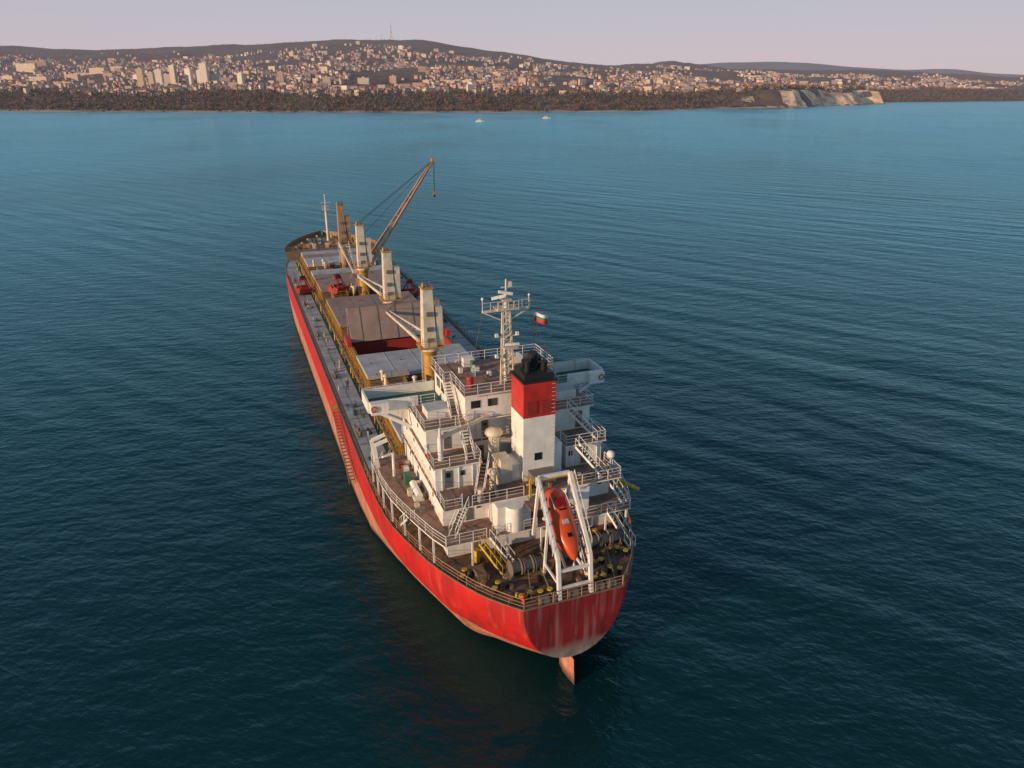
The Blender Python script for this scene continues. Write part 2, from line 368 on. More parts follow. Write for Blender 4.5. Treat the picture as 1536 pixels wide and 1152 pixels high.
def crane(name,s,ztop,jib,raised=False,tm='cream',pm='ochre',jm='cream'):
    c=P(name,ship)
    c.box(-1.7,1.7,s-1.7,s+1.7,ZD,ZD+1.2,pm)
    c.cyl((0,s,ZD),(0,s,16.2),1.0,.98,pm,20)
    for z in(12.3,14.3): c.cyl((0,s,z),(0,s,z+.12),1.08,1.08,pm,20)
    c.cyl((0,s,16.2),(0,s,16.9),.98,1.3,pm,20); c.cyl((0,s,16.9),(0,s,17.3),1.35,1.35,tm,20)
    c.box(-1.6,1.9,s-1.4,s+1.4,17.3,17.45,pm)
    b=[(-1.0,s-1.0),(.85,s-1.0),(.85,s+1.0),(-1.0,s+1.0)]; t=[(-.8,s-.7),(.55,s-.7),(.55,s+.7),(-.8,s+.7)]
    vs=[(x,y,17.45) for x,y in b]+[(x,y,ztop) for x,y in t]
    c.add(vs,[(0,1,5,4),(1,2,6,5),(2,3,7,6),(3,0,4,7),(4,5,6,7)],tm)
    for z in (19.5,21.6,23.7):
        k=(z-17.45)/(ztop-17.45); c.box(-1.02+.2*k,.87-.3*k,s-1.02+.3*k,s+1.02-.3*k,z,z+.1,tm)
    c.box(.9,1.85,s-.8,s+.8,17.6,ztop-2.6,tm)
    c.box(.95,1.8,s+.8,s+.9,18,19.5,'glass')
    c.box(-.95,.7,s-.85,s+.85,ztop,ztop+.2,pm)
    for x in(-.5,.3): c.cyl((x-.1,s,ztop+.5),(x+.1,s,ztop+.5),.42,.42,'steel',12)
    c.box(-.7,-.62,s-.4,s+.4,ztop+.2,ztop+.7,pm); c.box(.42,.5,s-.4,s+.4,ztop+.2,ztop+.7,pm)
    for z in(18.2,19.8,22): c.box(-.5,.3,s-1.06,s-.9,z,z+.6,'steel')
    c.rail([(-1.55,s-1.35,17.45),(1.85,s-1.35,17.45)],'ochre'); c.rail([(-1.55,s+1.35,17.45),(-1.55,s-1.35,17.45)],'ochre')
    for i in range(16): c.beam((-1.2,s-.25,10.8+i*.4),(-1.2,s+.25,10.8+i*.4),.04,.04,'cream')
    for k in(-.25,.25): c.beam((-1.2,s+k,10.5),(-1.2,s+k,17.3),.05,.05,'cream')
    tip=Vector(jib); base=Vector((0,s,17.9)); dr=(tip-base); hd=Vector((dr.x,dr.y,0)).normalized(); r=Vector((-hd.y,hd.x,0))
    b0=base+hd*1.3; m='jib' if raised else jm
    for k in(-1,1):
        c.beam(b0+r*k*1.15,tip+r*k*.25,.34 if raised else .3,.5,m,.24,.32)
    n=11
    for i in range(1,n):
        t0=i/n; wa=1.15-.9*t0; q=b0+(tip-b0)*t0
        c.beam(q-r*wa,q+r*wa,.12,.12,m)
        if i<n-1:
            t1=(i+1)/n; wb=1.15-.9*t1; q1=b0+(tip-b0)*t1; sg=1 if i%2 else -1
            c.beam(q-r*wa*sg,q1+r*wb*sg,.09,.09,m)
    c.box(tip.x-.4,tip.x+.4,tip.y-.4,tip.y+.4,tip.z-.35,tip.z+.4,m)
    top=Vector((0,s,ztop+.6))
    for k in(-.3,.3): c.beam(top+r*k,tip+r*k*.6,.06,.06,'cable')
    if raised:
        c.beam(top+Vector((0,0,-3)),tip,.05,.05,'cable')
        c.beam(tip,tip-Vector((0,0,6.2)),.06,.06,'cable'); c.beam(tip+hd*.3,tip+hd*.1-Vector((0,0,6.2)),.06,.06,'cable')
        q=tip-Vector((0,0,6.9)); c.box(q.x-.25,q.x+.25,q.y-.25,q.y+.25,q.z-.1,q.z+.8,'jib'); c.ball((q.x,q.y,q.z-.4),.3,'darkred',8,5)
    else:
        c.beam((tip.x-1.6,tip.y,ZD+2.6),(tip.x-.5,tip.y,tip.z-.4),.2,.2,'ochre'); c.beam((tip.x+1.6,tip.y,ZD+2.6),(tip.x+.5,tip.y,tip.z-.4),.2,.2,'ochre')
    c.obj()
crane('aft_crane',49,25.8,(-1.2,73.6,16.0))
crane('third_crane',76,25.6,(-1.2,99.8,16.0))
crane('second_crane',102.5,25.8,(17.2,108,37.4),True)
crane('forward_crane',128.3,26.3,(-1.5,104.6,16.0),False,'brown','brown','cream')
def grab(name,x,y,z,a=0):
    g=P(name,ship)
    def L(px,py,pz): return (x+px*math.cos(a)-py*math.sin(a),y+px*math.sin(a)+py*math.cos(a),z+pz)
    for sd in(-1,1):
        for xx in(-1.4,1.4):
            g.add([L(xx,sd*.1,0),L(xx,sd*1.5,.5),L(xx,sd*1.7,1.5),L(xx,sd*.4,1.7),L(xx,0,1.1)],[(0,1,2,3,4)],'holdred')
        pr=[(sd*.1,0),(sd*1.5,.5),(sd*1.7,1.5),(sd*.4,1.7)]
        for (y0,z0),(y1,z1) in zip(pr[:-1],pr[1:]):
            g.add([L(-1.4,y0,z0),L(1.4,y0,z0),L(1.4,y1,z1),L(-1.4,y1,z1)],[(0,1,2,3)],'holdred')
        for xx in(-1.1,1.1): g.beam(L(xx,sd*1.5,1.4),L(xx*.4,sd*.2,3.3),.18,.18,'holdred')
    g.beam(L(-1.2,0,1.8),L(1.2,0,1.8),.4,.4,'holdred'); g.beam(L(-.8,0,3.35),L(.8,0,3.35),.7,.5,'holdred'); g.cyl(L(-.5,0,3.7),L(.5,0,3.7),.35,.35,'black',10)
    g.obj()
grab('cargo_grab_port',-11.2,115,ZD,.2); grab('cargo_grab_mid',-5.3,103,ZD+2.6,.5); grab('cargo_grab_starboard',9.9,104,ZD,.1)

# ---------------------------------------------------------------- superstructure
A,Bz,Cz,D,RF=12.2,14.9,17.6,20.3,23.2
a=P('accommodation_block',ship)
W='white'
a.box(-8.8,8.8,9.8,27,ZD,A,W)
edge=[(s_,min(Bd(s_)-.25,12.9)) for s_ in (7.6,9.5,12,15,18,21,24,27)]
poly=[(-w,s_) for s_,w in edge]; poly=poly+[(w,s_) for s_,w in reversed(edge)]
poly=poly[::-1]
a.prism(poly,A,A+.14,'white2','deckred'); A+=.14
a.box(-8.9,8.9,11.0,26.98,A,Bz,W)
a.prism([(-9.2,9.3),(9.4,9.3),(9.4,27.2),(-9.2,27.2)],Bz,Bz+.14,'white2','deckred'); 
a.box(-4.3,-.9,8.3,10.99,A,Bz-.004,W); a.cyl((-2.6,8.4,A),(-2.6,8.4,Bz-.01),.9,.9,W,16)
a.box(3.4,5.6,8.9,10.99,A,Bz-.004,W)
Bz+=.14
def ublock(s_aft,z0,z1,mid,xo=8.95):
    a.prism([(-xo,s_aft),(-4.6,s_aft),(-4.6,mid),(4.9,mid),(4.9,s_aft),(xo,s_aft),(xo,27),(-xo,27)],z0,z1,W)
def uslab(s_aft,z0,mid,xo=9.25):
    a.prism([(-xo,s_aft),(-4.3,s_aft),(-4.3,mid),(4.6,mid),(4.6,s_aft),(xo,s_aft),(xo,27.2),(-xo,27.2)],z0,z0+.14,'white2','deckred')
ublock(13.1,Bz,Cz,17.2); uslab(12.6,Cz,16.9); Cz+=.14
ublock(16.1,Cz,D,17.4); uslab(15.7,D,16.4); D+=.14
a.prism([(-4.7,16.6),(4.7,16.6),(4.7,20.6),(6.3,20.6),(6.3,25.2),(-5.5,25.2),(-5.5,20.6),(-4.7,20.6)],D,RF,W)
a.prism([(-5.0,16.0),(5.0,16.0),(5.0,20.3),(6.6,20.3),(6.6,25.6),(-5.8,25.6),(-5.8,20.3),(-5.0,20.3)],RF,RF+.14,'white2','deckred'); RF+=.14
for sd in(-1,1):
    xi=6.32 if sd>0 else 5.52
    x0,x1=sorted((sd*xi,sd*13.5))
    a.box(x0,x1,22.0,25.6,D-.14+.004,D+.03,'white2','green')
    a.box(x0,x1,25.5,25.62,D+.03,D+1.15,W)
    a.box(x0+(0 if sd<0 else 2.7),x1-(2.7 if sd<0 else 0),21.98,22.1,D+.03,D+1.15,W)
    xe=sd*13.44; a.box(xe-.07,xe+.07,22.1,25.5,D+.03,D+1.15,W)
    a.box(sd*12.4-.9,sd*12.4+.9,21.2,22.0,D-.1,D+1.15,W)
    a.rail([(sd*6.4,22.05,D+.03),(sd*9.4,22.05,D+.03)],'white2')
    for y in(22.4,25.2):
        a.beam((sd*8.9,y,D-2.6),(sd*12.6,y,D-.15),.3,.35,W); 
    a.add([(sd*8.95,23.8,D-2.4),(sd*8.95,23.8,D-.15),(sd*12.8,23.8,D-.15)],[(0,1,2)],W)
for i in range(8):
    x=-4.7+i*1.4; a.box(x-.55,x+.55,25.2,25.24,D+1.1,D+2.1,'glass')
for i in range(2):
    a.box(6.3,6.34,21.4+i*1.7,22.6+i*1.7,D+1.1,D+2.1,'glass'); a.box(-5.54,-5.5,21.4+i*1.7,22.6+i*1.7,D+1.1,D+2.1,'glass')
for x in(-3.6,-1.8,1.8,3.6): a.box(x-.5,x+.5,16.56,16.62,D+1.2,D+2,'glass')
def door(x,y,z): a.box(x-.38,x+.38,y-.035,y+.02,z+.15,z+2.05,'steel'); a.box(x-.16,x+.16,y-.05,y-.03,z+1.4,z+1.75,'glass')
def winy(x,y,z,w=.45,hh=.55): a.box(x-w/2-.06,x+w/2+.06,y-.03,y+.02,z-.06,z+hh+.06,'white2'); a.box(x-w/2,x+w/2,y-.045,y-.03,z,z+hh,'glass')
def winx(x,y,z,sd,w=.36,hh=.42):
    x0,x1=sorted((x,x+sd*.03)); a.box(x0,x1,y-w/2,y+w/2,z,z+hh,'glass')
for x in(-7.6,6.9): door(x,13.1,Bz); door(x+.8,16.1,Cz)
for x in(-7.3,-5.8,5.8,7.3):
    winy(x-.4,13.1,Bz+1.3); winy(x+.5,11.0,A+1.3)
door(-6.2,11,A); door(1.5,11,A); door(-6,9.8,ZD); door(6,9.8,ZD); door(-2.6,8.3,A)
for x in(-7.5,-4.5,-3,3,4.5,7.5): winy(x,9.8,ZD+1.3)
for zz,yl in((ZD,(12,15,19,23)),(A,(14.5,20.5,24)),(Bz,(15,21.7,25)),(Cz,(19.5,24.8))):
    for y in yl:
        for sd in(-1,1):
            winx(sd*(8.8 if zz==ZD else 8.9 if zz==A else 8.95),y,zz+1.4,sd)
for zz in(ZD,A,Bz,Cz):
    for i in range(10): a.box(-7.6+i*1.7-.25,-7.6+i*1.7+.25,27.0,27.03,zz+1.3,zz+1.9,'glass')
door(-3,17.2,Bz); door(3.6,17.2,Bz); door(-2.4,17.4,Cz)
for x in(-8.3,-6.6,-5.2,5.4,6.5,8.4):
    a.cyl((x,13.02,Bz),(x,13.02,Cz-.15),.05,.05,'white2',6)
a.box(-8.2,-5.9,18.2,20.4,D,D+.9,W,'cover_grey'); a.box(5.8,8.3,18.2,20.4,D,D+.9,W,'cover_grey')
for s_,w in edge[1:]:
    for sd in(-1,1):
        a.beam((sd*(w-.15),s_,ZD),(sd*(w-.15),s_,A-.14),.18,.18,'white2'); a.beam((sd*8.8,s_,A-.35),(sd*(w-.15),s_,A-.35),.12,.3,'white2')
for x in(-7,-3.5,0,3.5,7): a.beam((x,7.8,ZD),(x,7.8,A-.14),.16,.16,'white2')
a.obj()
r=P('house_railings',ship)
z=A
pts=[(-w+.1,s_,z) for s_,w in reversed(edge)]; r.rail(pts)
r.rail([(-edge[0][1]+.1,7.7,z),(-5.6,7.7,z)]); r.rail([(-4.6,7.7,z),(-.5,7.7,z)]); r.rail([(3.2,7.7,z),(edge[0][1]-.1,7.7,z)]); r.rail([(w-.1,s_,z) for s_,w in edge])
z=Bz; r.rail([(-9.1,27,z),(-9.1,9.4,z),(-7.4,9.4,z)]); r.rail([(-6.4,9.4,z),(-1.2,9.4,z)]); r.rail([(3.6,9.4,z),(9.3,9.4,z),(9.3,13,z)])
z=Cz; r.rail([(-9.15,16,z),(-9.15,12.7,z),(-4.4,12.7,z),(-4.4,16.9,z),(4.7,16.9,z),(4.7,12.7,z),(9.15,12.7,z),(9.15,16,z)])
z=D; r.rail([(-9.15,22,z),(-9.15,15.8,z),(-4.4,15.8,z),(-4.4,16.4,z)]); r.rail([(4.7,16.4,z),(4.7,15.8,z),(9.15,15.8,z),(9.15,22,z)])
z=RF; r.rail([(-4.9,16.1,z),(4.9,16.1,z),(4.9,20.4,z),(6.5,20.4,z),(6.5,25.5,z),(-5.7,25.5,z),(-5.7,20.4,z),(-4.9,20.4,z)],closed=True)
r.rail([(-6.4,25.56,D+.9),(-13.4,25.56,D+.9),(-13.4,22.05,D+.9)],h=.4,bars=1); r.rail([(6.4,25.56,D+.9),(13.4,25.56,D+.9),(13.4,22.05,D+.9)],h=.4,bars=1)
r.obj()
st=P('stairways',ship)
st.stairs((-3.3,6.6,ZD),(-5.1,7.9,A)); st.stairs((-8.6,8.9,A),(-6.9,9.9,Bz),.8)
st.stairs((-5.5,10.2,Bz),(-4.0,12.7,Cz),.8) ; st.stairs((-5.2,13.4,Cz),(-5.2,16.2,D),.8)
st.stairs((7.8,10.0,Bz),(5.8,12.4,Cz)); st.stairs((8.6,13.1,Cz),(6.2,15.6,D)); st.stairs((9.6,8.6,A),(8.2,10.6,Bz)); st.stairs((8.6,5.0,ZD),(7.4,7.8,A))
st.stairs((-5.5,17.6,D),(-5.5,20.4,RF),.8)
st.stairs((-11.5,17,ZD),(-11.5,13.4,A),.8); st.stairs((-11,30.5,ZD),(-11,27.1,A),.8)
st.obj()
fu=P('funnel',ship)
fu.box(-.3,3.05,11.9,15.2,Bz,21.9,W); fu.box(-.304,3.054,11.896,15.204,21.9,25.5,'red')
fu.box(-.42,3.17,11.78,15.32,25.5,25.72,'black'); fu.box(-.15,2.9,12.1,15,25.72,26.3,'black')
for x in(.62,2.1): fu.box(x-.52,x+.52,11.86,11.9,22.2,23.6,'darkred'); 
for i in range(7):
    for x in(.62,2.1): fu.box(x-.5,x+.5,11.83,11.86,22.28+i*.19,22.36+i*.19,'red')
for x,y,rr,zz in((.5,13,.32,27.6),(1.3,13.8,.5,28.0),(2.2,13,.3,27.3),(2.2,14.4,.25,27.2),(.6,14.4,.22,27.1)):
    fu.cyl((x,y,26.2),(x-.05,y-.3,zz),rr,rr,'black',12)
fu.cyl((1.3,13.8,26.3),(1.9,13.5,27.0),.6,.2,'black',10)
fu.box(.9,1.7,11.87,11.9,17.2,18.0,'glass'); 
for i in range(24): fu.beam((2.6,11.82,Bz+.5+i*.42),(2.95,11.82,Bz+.5+i*.42),.03,.03,'white2')
fu.box(-1.3,-.3,12.4,14.8,Bz,Bz+1.8,W); fu.box(3.05,4.0,12.2,14.9,Bz,Bz+3.5,W); fu.box(.2,2.6,10.4,11.9,Bz,Bz+1.2,'steel')
fu.obj()
v=P('ventilators_and_equipment',ship)
v.box(-2.9,-1.4,12.2,14,Bz,Bz+2.6,'cream'); v.box(-2.75,-1.55,11.6,12.2,Bz+1.5,Bz+2.9,'cream')
v.cyl((-2.2,15.2,Bz),(-2.2,15.2,Bz+4.2),.55,.55,'cream',14); v.ball((-2.2,15.2,Bz+4.3),.95,'cream',14,6,.55)
v.cyl((4.2,16,Bz),(4.2,16,Bz+3.6),.55,.55,'cream',14); v.ball((4.2,16,Bz+3.7),.9,'cream',14,6,.55)
v.cyl((-3.6,11.6,Bz),(-3.6,11.6,Bz+1.8),.35,.35,'cream',10); v.ball((-3.6,11.6,Bz+1.9),.6,'cream',10,5,.6)
v.cyl((-8.0,14.4,Cz),(-8.0,14.4,Cz+2.4),.3,.26,'white2',10); v.beam((-8.0,14.4,Cz+2.3),(-2.4,16.3,Cz+3.0),.26,.34,'cream'); v.cyl((-8,14.4,Cz+2.4),(-8,14.4,Cz+3.4),.15,.1,'white2',8)
v.cyl((-5.2,10.6,Bz),(-5.2,10.6,Bz+.9),.3,.3,'cream',8)
for x,y,zz in((-9.9,16.8,A),(-9.9,18.4,A),(10.1,17,A)):
    v.box(x-.5,x+.5,y-.5,y+.5,zz,zz+.3,'white2'); v.cyl((x,y-.7,zz+.65),(x,y+.7,zz+.65),.36,.36,'white',12)
v.ball((9.1,11.3,Bz+1.6),.45,'white',12,8); v.cyl((9.1,11.3,Bz),(9.1,11.3,Bz+1.4),.1,.1,'white2',6)
v.cyl((1.5,21,RF),(1.5,21,RF+1.3),.14,.14,'white2',8); v.ball((1.5,21,RF+1.8),.6,'white',14,8,1.1)
v.cyl((-3.7,18.0,RF-.1),(-3.7,18.0,RF+1.2),.35,.35,'red',10); v.cyl((-2,22.5,RF),(-2,22.5,RF+1.1),.25,.25,'lgreen',10)
v.box(-2.6,-1.4,23.7,24.5,RF,RF+1,'white'); v.box(2.6,4,23,24,RF,RF+.8,'white2'); v.box(-10.5,-9.7,20,21,A,A+1.1,'lgreen')
v.cyl((-11.2,22.4,A),(-11.2,22.4,A+2.8),.16,.12,'white2',8); v.beam((-11.2,22.4,A+2.8),(-12.6,20.8,A+3.4),.16,.2,'white2')
for y in(25.2,26.6): v.beam((-12.4,y,A-.1),(-12.7,y,A+2.6),.4,.5,'white'); v.beam((-12.7,y,A+2.6),(-11.2,y,A+3.1),.3,.35,'white')
v.cyl((10.6,11.6,A),(10.6,11.6,A+1.0),.3,.3,'yellow',10); v.beam((10.2,11.8,A+1.0),(11.6,9.4,A+.7),.25,.3,'yellow')
v.beam((-.8,8.8,Bz+1.9),(3.8,8.6,Bz+1.9),.25,.3,'yellow'); v.beam((-.8,8.8,Bz),(-.8,8.8,Bz+1.9),.2,.2,'yellow'); v.beam((3.8,8.6,Bz),(3.8,8.6,Bz+1.9),.2,.2,'yellow')
for i in range(30):
    x=U(-8.5,8.5);y=U(9.7,10.7); v.box(x-.15,x+.15,y-.15,y+.15,Bz,Bz+U(.3,.8),random.choice(['steel','white2','coaming','darkred']))
for i in range(26):
    x=random.choice((-1,1))*U(9.2,10.6);y=U(13,26); v.box(x-.25,x+.25,y-.3,y+.3,A,A+U(.2,.8),random.choice(['steel','white2','coaming','cream','darkred']))
for i in range(16):
    x=U(-4,4.4);y=U(15.3,17); v.box(x-.2,x+.2,y-.2,y+.2,Bz,Bz+U(.3,1.2),random.choice(['steel','white2','coaming','cream']))
for i in range(14):
    x=U(-4.5,5.5);y=U(19.5,25); v.box(x-.2,x+.2,y-.2,y+.2,RF,RF+U(.2,.8),random.choice(['steel','white2','white','cream']))
for sd in(-1,1):
    for y in (14.3,25.1): v.cyl((sd*9.24,y,Cz+.6),(sd*9.3,y,Cz+.6),.32,.32,'orange',12)
for x in(-13.0,12.9):
    for i in range(14):
        t0=2*math.pi*i/14;t1=2*math.pi*(i+1)/14
        v.beam((x+.3*math.cos(t0),21.12,D+.6+.3*math.sin(t0)),(x+.3*math.cos(t1),21.12,D+.6+.3*math.sin(t1)),.1,.1,'orange')
v.obj()
m=P('radar_mast',ship)
bx,by=0.3,18.3
for i in(-1,1):
    m.beam((bx+i*.75,by-.5,RF),(bx+i*.35,by,RF+7.5),.2,.2,'cream'); 
m.beam((bx,by+1.0,RF),(bx,by+.2,RF+7.5),.2,.2,'cream')
m.cyl((bx,by+.1,RF),(bx,by+.1,RF+8.6),.24,.2,'cream',10)
for i in range(9):
    z=RF+.6+i*.8; w=.75-.4*(i*.8+.6)/7.5; m.beam((bx-w,by-.4+i*.04,z),(bx+w,by-.4+i*.04,z),.09,.09,'cream'); m.beam((bx-w,by-.4,z),(bx+w*.85,by-.35,z+.8),.06,.06,'cream')
z=RF+7.4; m.beam((bx-2.5,by,z+.3),(bx+2.5,by,z+.3),.28,.22,'cream')
m.beam((bx-2.4,by,z+.2),(bx-.2,by,z-.9),.12,.12,'cream'); m.beam((bx+2.4,by,z+.2),(bx+.2,by,z-.9),.12,.12,'cream')
m.rail([(bx-2.5,by-.15,z+.4),(bx+2.5,by-.15,z+.4)],'cream',.8,.8,2,.05)
m.box(bx-1.1,bx+1.1,by-.7,by+.7,z+.4,z+.5,'cream'); m.rail([(bx-1.1,by-.7,z+.5),(bx+1.1,by-.7,z+.5)],'cream',.8,.6,2)
m.cyl((bx,by,z+.5),(bx,by,z+2.0),.2,.16,'cream',8); m.box(bx-.5,bx+.5,by-.4,by+.4,z+1.3,z+1.4,'cream'); m.cyl((bx,by,z+2),(bx,by,z+3.4),.1,.08,'cream',6)
m.beam((bx-.9,by-.4,z+2.3),(bx+.5,by-.5,z+2.0),.22,.28,'white'); m.beam((bx-1.6,by-.2,z+1.6),(bx-.3,by-.6,z+1.9),.2,.26,'white')
m.beam((bx-.5,by,z+2.6),(bx+.7,by,z+2.6),.1,.1,'cream'); m.box(bx+.3,bx+.6,by-.1,by+.2,z+2.6,z+3.1,'cream')
for dx in(-2.45,2.45): m.cyl((bx+dx,by,z+.4),(bx+dx,by,z+1.6),.05,.05,'cream',6); m.ball((bx+dx,by,z+1.6),.16,'white',8,5)
m.cyl((bx+2.6,by,z+.4),(bx+2.6,by,z+3.1),.035,.02,'cable',5)
for zz in(2.8,5.0):
    m.beam((bx-1.2,by-.2,RF+zz),(bx+1.3,by-.2,RF+zz),.1,.1,'cream'); 
    for dx in(-1.1,1.1): m.box(bx+dx-.15,bx+dx+.15,by-.4,by-.1,RF+zz,RF+zz+.35,'white')
m.box(bx-.6,bx+.9,by-1.2,by-.3,RF+3.9,RF+4.0,'cream')
m.beam((bx-.4,by-.9,RF+4.35),(bx+1.0,by-1.1,RF+4.35),.2,.22,'white')
for x in(-2.4,2.6): m.beam((bx+x,by,z+.3),(x*1.9,16.2,RF+.9),.035,.035,'cable'); 
m.beam((bx+2.3,by,z+.3),(4.6,17,RF+.9),.03,.03,'cable')
m.obj()
fl=P('flag',ship)
fx,fy,fz=3.05,17.7,29.6
n=10
for k,(z0,z1,mm) in enumerate(((.62,.95,'fw'),(.36,.62,'fg'),(0,.36,'fr'))):
    vs=[]
    for i in range(n+1):
        t=i/n; dy=.16*math.sin(t*7); dz=-.45*t*t
        for zz in(z0,z1): vs.append((fx+t*1.45,fy+dy-.3*t,fz+zz+dz+.05*math.sin(t*9)))
    fl.add(vs,[(2*i,2*i+2,2*i+3,2*i+1) for i in range(n)],mm,True)
fl.beam((3.45,17.2,RF+.9),(2.8,18.2,31.0),.045,.045,'cable')
fl.obj()
lb=P('lifeboat_davit',ship)
for x in(-1.35,1.75):
    lb.beam((x,5.6,19.0),(x,.9,13.2),.3,.5,'white2'); lb.beam((x,.9,13.3),(x,.35,ZD),.3,.4,'white2')
    lb.beam((x,5.4,18.8),(x,6.6,A),.24,.26,'white2'); lb.beam((x,3.2,16),(x,3.9,A-2.6),.2,.22,'white2')
    lb.rail([(x-.35 if x<0 else x+.35,5.3,18.4),(x-.35 if x<0 else x+.35,1.3,13.5)],'white2',.9,1,2,.05)
    lb.beam((x,3.9,11),(x,.5,10.9),.16,.2,'white2')
lb.beam((-1.35,5.6,19.0),(1.75,5.6,19.0),.24,.3,'white2'); lb.beam((-1.35,.7,12.2),(1.75,.7,12.2),.24,.26,'white2'); lb.beam((-1.35,.45,10.6),(1.75,.45,10.6),.2,.2,'white2')
lb.beam((-1.35,4.4,15.4),(1.75,4.4,15.4),.2,.2,'white2')
for x in(-.35,.75): lb.beam((x,6.8,15.4),(x,1.0,11.6),.18,.25,'steel')
lb.box(-1.6,2.0,6.6,8.4,Bz-.1,Bz,'deckred')
lb.stairs((2.5,2.2,ZD+.1),(2.5,6.8,A+2.6),.6)
lb.obj()
boat=P('freefall_lifeboat',ship)
ax0=Vector((.2,6.4,16.9)); ax1=Vector((.2,.7,13.0)); dv=(ax1-ax0).normalized(); L=(ax1-ax0).length; upv=Vector((1,0,0)).cross(dv).normalized()
if upv.z<0: upv=-upv
prof=[(0,.55,.5,.6),(.04,.95,.75,.95),(.2,1.12,.9,1.45),(.34,1.15,.95,1.5),(.42,1.15,.95,1.1),(.6,1.1,.92,1.0),(.75,.95,.8,.85),(.88,.62,.55,.6),(.97,.25,.25,.3),(1,.05,.05,.08)]
n=16; vs=[]
for t,w,dn,upp in prof:
    c=ax0+dv*L*t
    for i in range(n):
        th=2*math.pi*i/n; x=math.cos(th); y=math.sin(th); x=math.copysign(abs(x)**.75,x); y2=math.copysign(abs(y)**.75,y)
        vs.append(c+Vector((1,0,0))*x*w+upv*(y2*(upp if y>0 else dn)))
boat.add(vs,[(j*n+i,j*n+(i+1)%n,(j+1)*n+(i+1)%n,(j+1)*n+i) for j in range(len(prof)-1) for i in range(n)]+[tuple(range(n))],'orange',True)
def bq(t,x,u,dx,dt,mm,th=.05):
    c=ax0+dv*L*t+upv*u+Vector((x,0,0)); v8=[]
    for k in(0,th):
        for i,j in((-1,-1),(1,-1),(1,1),(-1,1)): v8.append(c+Vector((dx*i,0,0))+dv*dt*j+upv*k)
    boat.add(v8,[(4,5,6,7),(7,6,5,4),(0,1,5,4),(1,2,6,5),(2,3,7,6),(3,0,4,7)],mm)
bq(.27,0,1.44,.5,.5,'red'); bq(.36,.0,1.35,.35,.14,'glass'); bq(.52,0,1.02,.3,.22,'white2'); bq(.7,0,.86,.2,.2,'glass',.06)
for sd in(-1,1):
    p0=ax0+dv*L*.05+Vector((sd*1.1,0,0)); p1=ax0+dv*L*.72+Vector((sd*1.02,0,0)); boat.beam(p0,p1,.12,.12,'black')
    boat.beam(ax0+dv*L*.12+upv*1.45+Vector((sd*.75,0,0)),ax0+dv*L*.36+upv*1.5+Vector((sd*.75,0,0)),.06,.06,'white')
    for t in(.16,.3): 
        c=ax0+dv*L*t+upv*.75+Vector((sd*1.08,0,0)); boat.ball(c,.2,'glass',8,5)
boat.obj()
pg=P('poop_deck_gear',ship)
def winch(x,y):
    pg.box(x-1.9,x+1.9,y-.9,y+.9,ZD,ZD+.2,'coaming')
    for k in range(3):
        x0=x-1.7+k*1.15; pg.cyl((x0,y,ZD+.95),(x0+.95,y,ZD+.95),.5,.5,'rope',14)
        for q in(x0,x0+.95): pg.cyl((q-.04,y,ZD+.95),(q+.04,y,ZD+.95),.8,.8,'steel',18)
    pg.box(x+1.75,x+2.5,y-.6,y+.6,ZD+.2,ZD+1.3,'coaming')
winch(-2.6,4.9); winch(6.0,6.2)
def bollard(x,y,an=0):
    for k in(-.45,.45):
        q=(x+k*math.cos(an),y+k*math.sin(an)); pg.cyl((q[0],q[1],ZD),(q[0],q[1],ZD+.65),.2,.2,'black',10); pg.cyl((q[0],q[1],ZD+.65),(q[0],q[1],ZD+.75),.27,.27,'yellow',10)
for x,y,an in((-8.4,6.2,1.1),(-6.2,3.4,.9),(-4.2,1.3,.2),(-2.4,1.2,0),(3.0,1.3,0),(5,2.0,-.6),(7,4.4,-.9),(8.6,7.4,-1.1),(9.8,10.4,-1.2),(3.9,3.6,0),(8.2,9,0),(5.6,8.2,0)): bollard(x,y,an)
for i in range(80):
    x=U(-8,9);y=U(.8,7.5)
    if abs(x)>Bd(y)-1: continue
    t=R()
    if t<.2: pg.cyl((x,y,ZD),(x,y,ZD+.18),.34,.3,random.choice(['rope','coaming','black']),12)
    elif t<.85: pg.box(x-.18,x+.18,y-.22,y+.22,ZD,ZD+U(.2,.5),random.choice(['black','black','coaming','darkred','coaming']))
    else: pg.cyl((x,y,ZD),(x,y,ZD+U(.5,1)),.14,.14,random.choice(['orange','yellow','coaming','steel']),8)
for x in(-2.8,-1.6,2.6,3.8,0): pg.box(x-.45,x+.45,.25,.6,ZD,ZD+.55,'steel')
for (x0,y0,x1,y1) in((-2.6,4.9,-3.9,.7),(-1.5,4.9,-2,.6),(6.0,6.2,4.4,.9)): pg.beam((x0,y0,ZD+.9),(x1,y1,ZD+.5),.07,.07,'rope')
pg.box(-7.4,-6.5,5.2,6.6,ZD,ZD+.8,'coaming'); pg.cyl((-6.4,8.3,ZD),(-6.4,8.3,ZD+1.3),.3,.3,'yellow',10); pg.cyl((-5.4,8.5,ZD),(-5.4,8.5,ZD+1.3),.3,.3,'yellow',10)
pg.stairs((-4.6,5.6,ZD),(-6.2,7.6,A-.3),.7,'yellow')
pg.obj()
ru=P('rudder',ship)
for z0,z1,f0,f1,b0,b1 in ((-3,2.75,3.0,2.2,-.9,-.2),):
    t=.28; vs=[]
    for z,fr,bk in((z0,f0,b0),(z1,f1,b1)):
        vs+=[(0,bk,z),(-t,(fr+bk)/2+.5,z),(-t*.6,fr,z),(t*.6,fr,z),(t,(fr+bk)/2+.5,z)]
    ru.add(vs,[(i,(i+1)%5,(i+1)%5+5,i+5) for i in range(5)]+[(9,8,7,6,5)],'hull')
ru.obj()
al=P('accommodation_ladder',ship)
